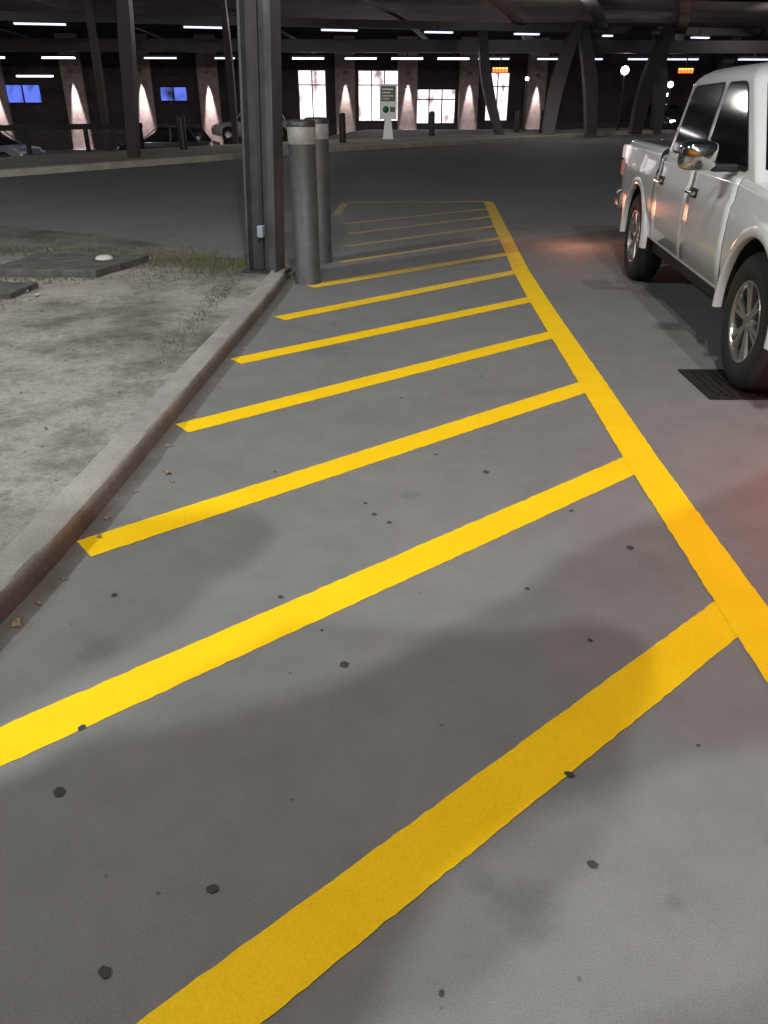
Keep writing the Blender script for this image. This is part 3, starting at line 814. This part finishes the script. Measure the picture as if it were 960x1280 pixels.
V = [(-.22,-.03,0),(.22,-.03,0),(.22,.03,0),(-.22,.03,0),(-.13,-.03,.75),(.13,-.03,.75),(.13,.03,.75),(-.13,.03,.75)]
mk('stand', V, boxdata(0,1,0,1,0,1)[1], M_SIGNW, sg)
tag(sg, 'white information sign with green emblem on the sidewalk', 'sign')
for x, y, z in [(6.0, 45.6, 3.0), (15.9, 46.6, 3.0)]:
    e = empty('led_sign', (x, y, z))
    boxes('case', [(-.45, .45, .0, .12, -.16, .16)], M_BLACK, e, .01)
    boxes('amber_text', [(-.40+.16*i, -.28+.16*i, -.006, 0, .02, .08) for i in range(5)], M_LEDY, e)
    boxes('red_text', [(-.40+.16*i, -.27+.16*i, -.006, 0, -.13, .0) for i in range(5)], M_LEDR, e)
    boxes('bracket', [(-.03, .03, .04, .08, .16, .7)], M_BLACK, e)
    tag(e, 'small red and amber LED sign under the canopy', 'LED sign', 'LED signs')
for x, y, z, r in [(13.2, 48.5, 3.05, .22), (16.3, 50, 2.4, .16), (8.2, 50.5, 2.7, .1), (16.9, 52, 1.9, .10)]:
    e = empty('lamp_post', (x, y, 0))
    boxes('pole', [(-.05, .05, -.05, .05, 0, z-r)], M_DSTEEL, e)
    lathe('globe', [(0.001, -r), (r*.7, -r*.7), (r, 0), (r*.7, r*.7), (0.001, r)], M_LAMP, seg=20, parent=e, loc=(0, 0, z))
    tag(e, 'bright white globe lamp on a thin post', 'lamp post', 'globe lamps near the terminal')

# ------------------------------------------------------------------ lamps
def pt(name, loc, e, col, r=.1):
    l = bpy.data.lights.new(name, 'POINT'); l.energy = e; l.color = col; l.shadow_soft_size = r
    o = bpy.data.objects.new(name, l); COL.objects.link(o); o.location = loc
def unseen_lamp(lx, ly, lz, px, py, power, col, rad, label='tall unseen lamp lighting the parking lane'):  # all out of view; pole and head are added around each light
    e = empty('unseen_lamp', (px, py, 0))
    lathe('pole', [(.09, 0), (.06, lz+.5)], M_STEEL, seg=16, parent=e)
    dx, dy = lx-px, ly-py
    mk('arm', [(0,-.03,lz+.42),(0,.03,lz+.42),(0,.03,lz+.5),(0,-.03,lz+.5),(dx,dy-.03,lz+.32),(dx,dy+.03,lz+.32),(dx,dy+.03,lz+.4),(dx,dy-.03,lz+.4)],
              [(0,1,2,3),(7,6,5,4),(0,4,5,1),(1,5,6,2),(2,6,7,3),(3,7,4,0)], M_STEEL, e)
    boxes('lamp_head', [(dx-.3, dx+.3, dy-.3, dy+.3, lz+.28, lz+.36)], M_STEEL, e)
    pt('unseen_light', (lx, ly, lz), power, col, rad)
    tag(e, label, 'street lamp', 'street lamps')
L1 = (1.5, -6.0, 7.5); L4 = (-1.0, -5.0, 8.0)
unseen_lamp(*L1, 3.0, -8, 2750, (.98, 1, 1), .075)
unseen_lamp(*L4, -3.0, -7, 1650, (1, .995, .97), .075)  # added so one panel can deepen the lower left shadow
unseen_lamp(-7.0, 3.0, 6.5, -9, 3, 1450, (.95, .99, 1), .15)  # added fill from the left for the truck side and soil
unseen_lamp(0.3, 1.2, 8.5, -4.5, 0.5, 1050, (1, .89, .80), .2)  # added warm overhead fill that lifts the ground shadows
for x, y in ((-16, 31), (-4, 35), (8, 39), (20, 43)):
    pt('canopy_fill', (x, y, 4.6), 240, (1, .94, .93), .3)  # added fill without fixtures, brightens the canopy ceiling and far road

def shade(polyS, L, h, posts):  # unseen panels added behind the camera, outlined to cast the ground shadows
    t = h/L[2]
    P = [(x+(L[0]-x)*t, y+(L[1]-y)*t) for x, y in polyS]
    e = empty('shadow_caster', (0, 0, 0))
    prism('caster_sheet', P, h-.015, h+.015, M_BLACK, e)
    for x, y in posts: lathe('caster_pole', [(.025, 0), (.025, h)], M_STEEL, seg=12, parent=e, loc=(x, y, 0))
    tag(e, 'unseen dark panel added as shadow awning on a slim pole', 'caster')
A = [(-.43,2.64),(-.46,2.71),(-.53,2.77),(-.64,2.80),(-.95,2.73),(-1.6,2.8),(-2.2,2.2),(-2.2,1.2),(-1.1,1.60),(-.78,1.93),(-.66,2.10),(-.66,2.2),(-.60,2.32),(-.50,2.45)]
C = [(-2.0,1.1),(-.96,1.36),(-.79,1.46),(-.68,1.495),(-.55,1.50),(-.35,1.45),(-.16,1.41),(.14,1.345),(.2,1.15),(-.1,.7),(-.3,0),(-2.0,0)]
B = [(1.9,3.25),(1.1,2.71),(.9,2.60),(.65,2.4),(.5,2.22),(.205,1.99),(-.07,1.76),(-.45,1.58),(-.62,1.53),(-.8,1.47),(-1.0,1.34),(-2.2,1.0),(-2.2,0),(-.3,0),(-.1,.7),(.12,1.12),(.35,1.30),(.8,1.48),(1.3,1.60),(2.2,1.9),(3,3.5)]
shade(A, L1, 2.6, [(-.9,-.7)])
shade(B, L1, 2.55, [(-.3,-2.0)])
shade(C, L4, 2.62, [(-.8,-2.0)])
pt('brake_glow', (2.35, 2.7, .6), 42, (1, .10, .09))
pt('tail_glow', (2.25, 9.5, .4), 12, (1, .34, .20))

# ------------------------------------------------------------------ world
w = bpy.data.worlds.new('World'); S.world = w; w.use_nodes = True
nt = w.node_tree; bg = nt.nodes['Background']
sky = nt.nodes.new('ShaderNodeTexSky'); sky.sky_type = 'NISHITA'; sky.sun_disc = False
sky.sun_elevation = math.radians(1.0); sky.sun_rotation = math.radians(200)
nt.links.new(sky.outputs[0], bg.inputs[0]); bg.inputs[1].default_value = 0.04

cam = bpy.data.cameras.new('Camera'); co = bpy.data.objects.new('Camera', cam); COL.objects.link(co)
co.location = (0, 0, 1.5); co.rotation_euler = (math.radians(90-28.07), 0, 0)
cam.sensor_fit = 'VERTICAL'; cam.sensor_height = 24; cam.lens = 18; cam.clip_end = 2000; cam.clip_start = .05
S.camera = co
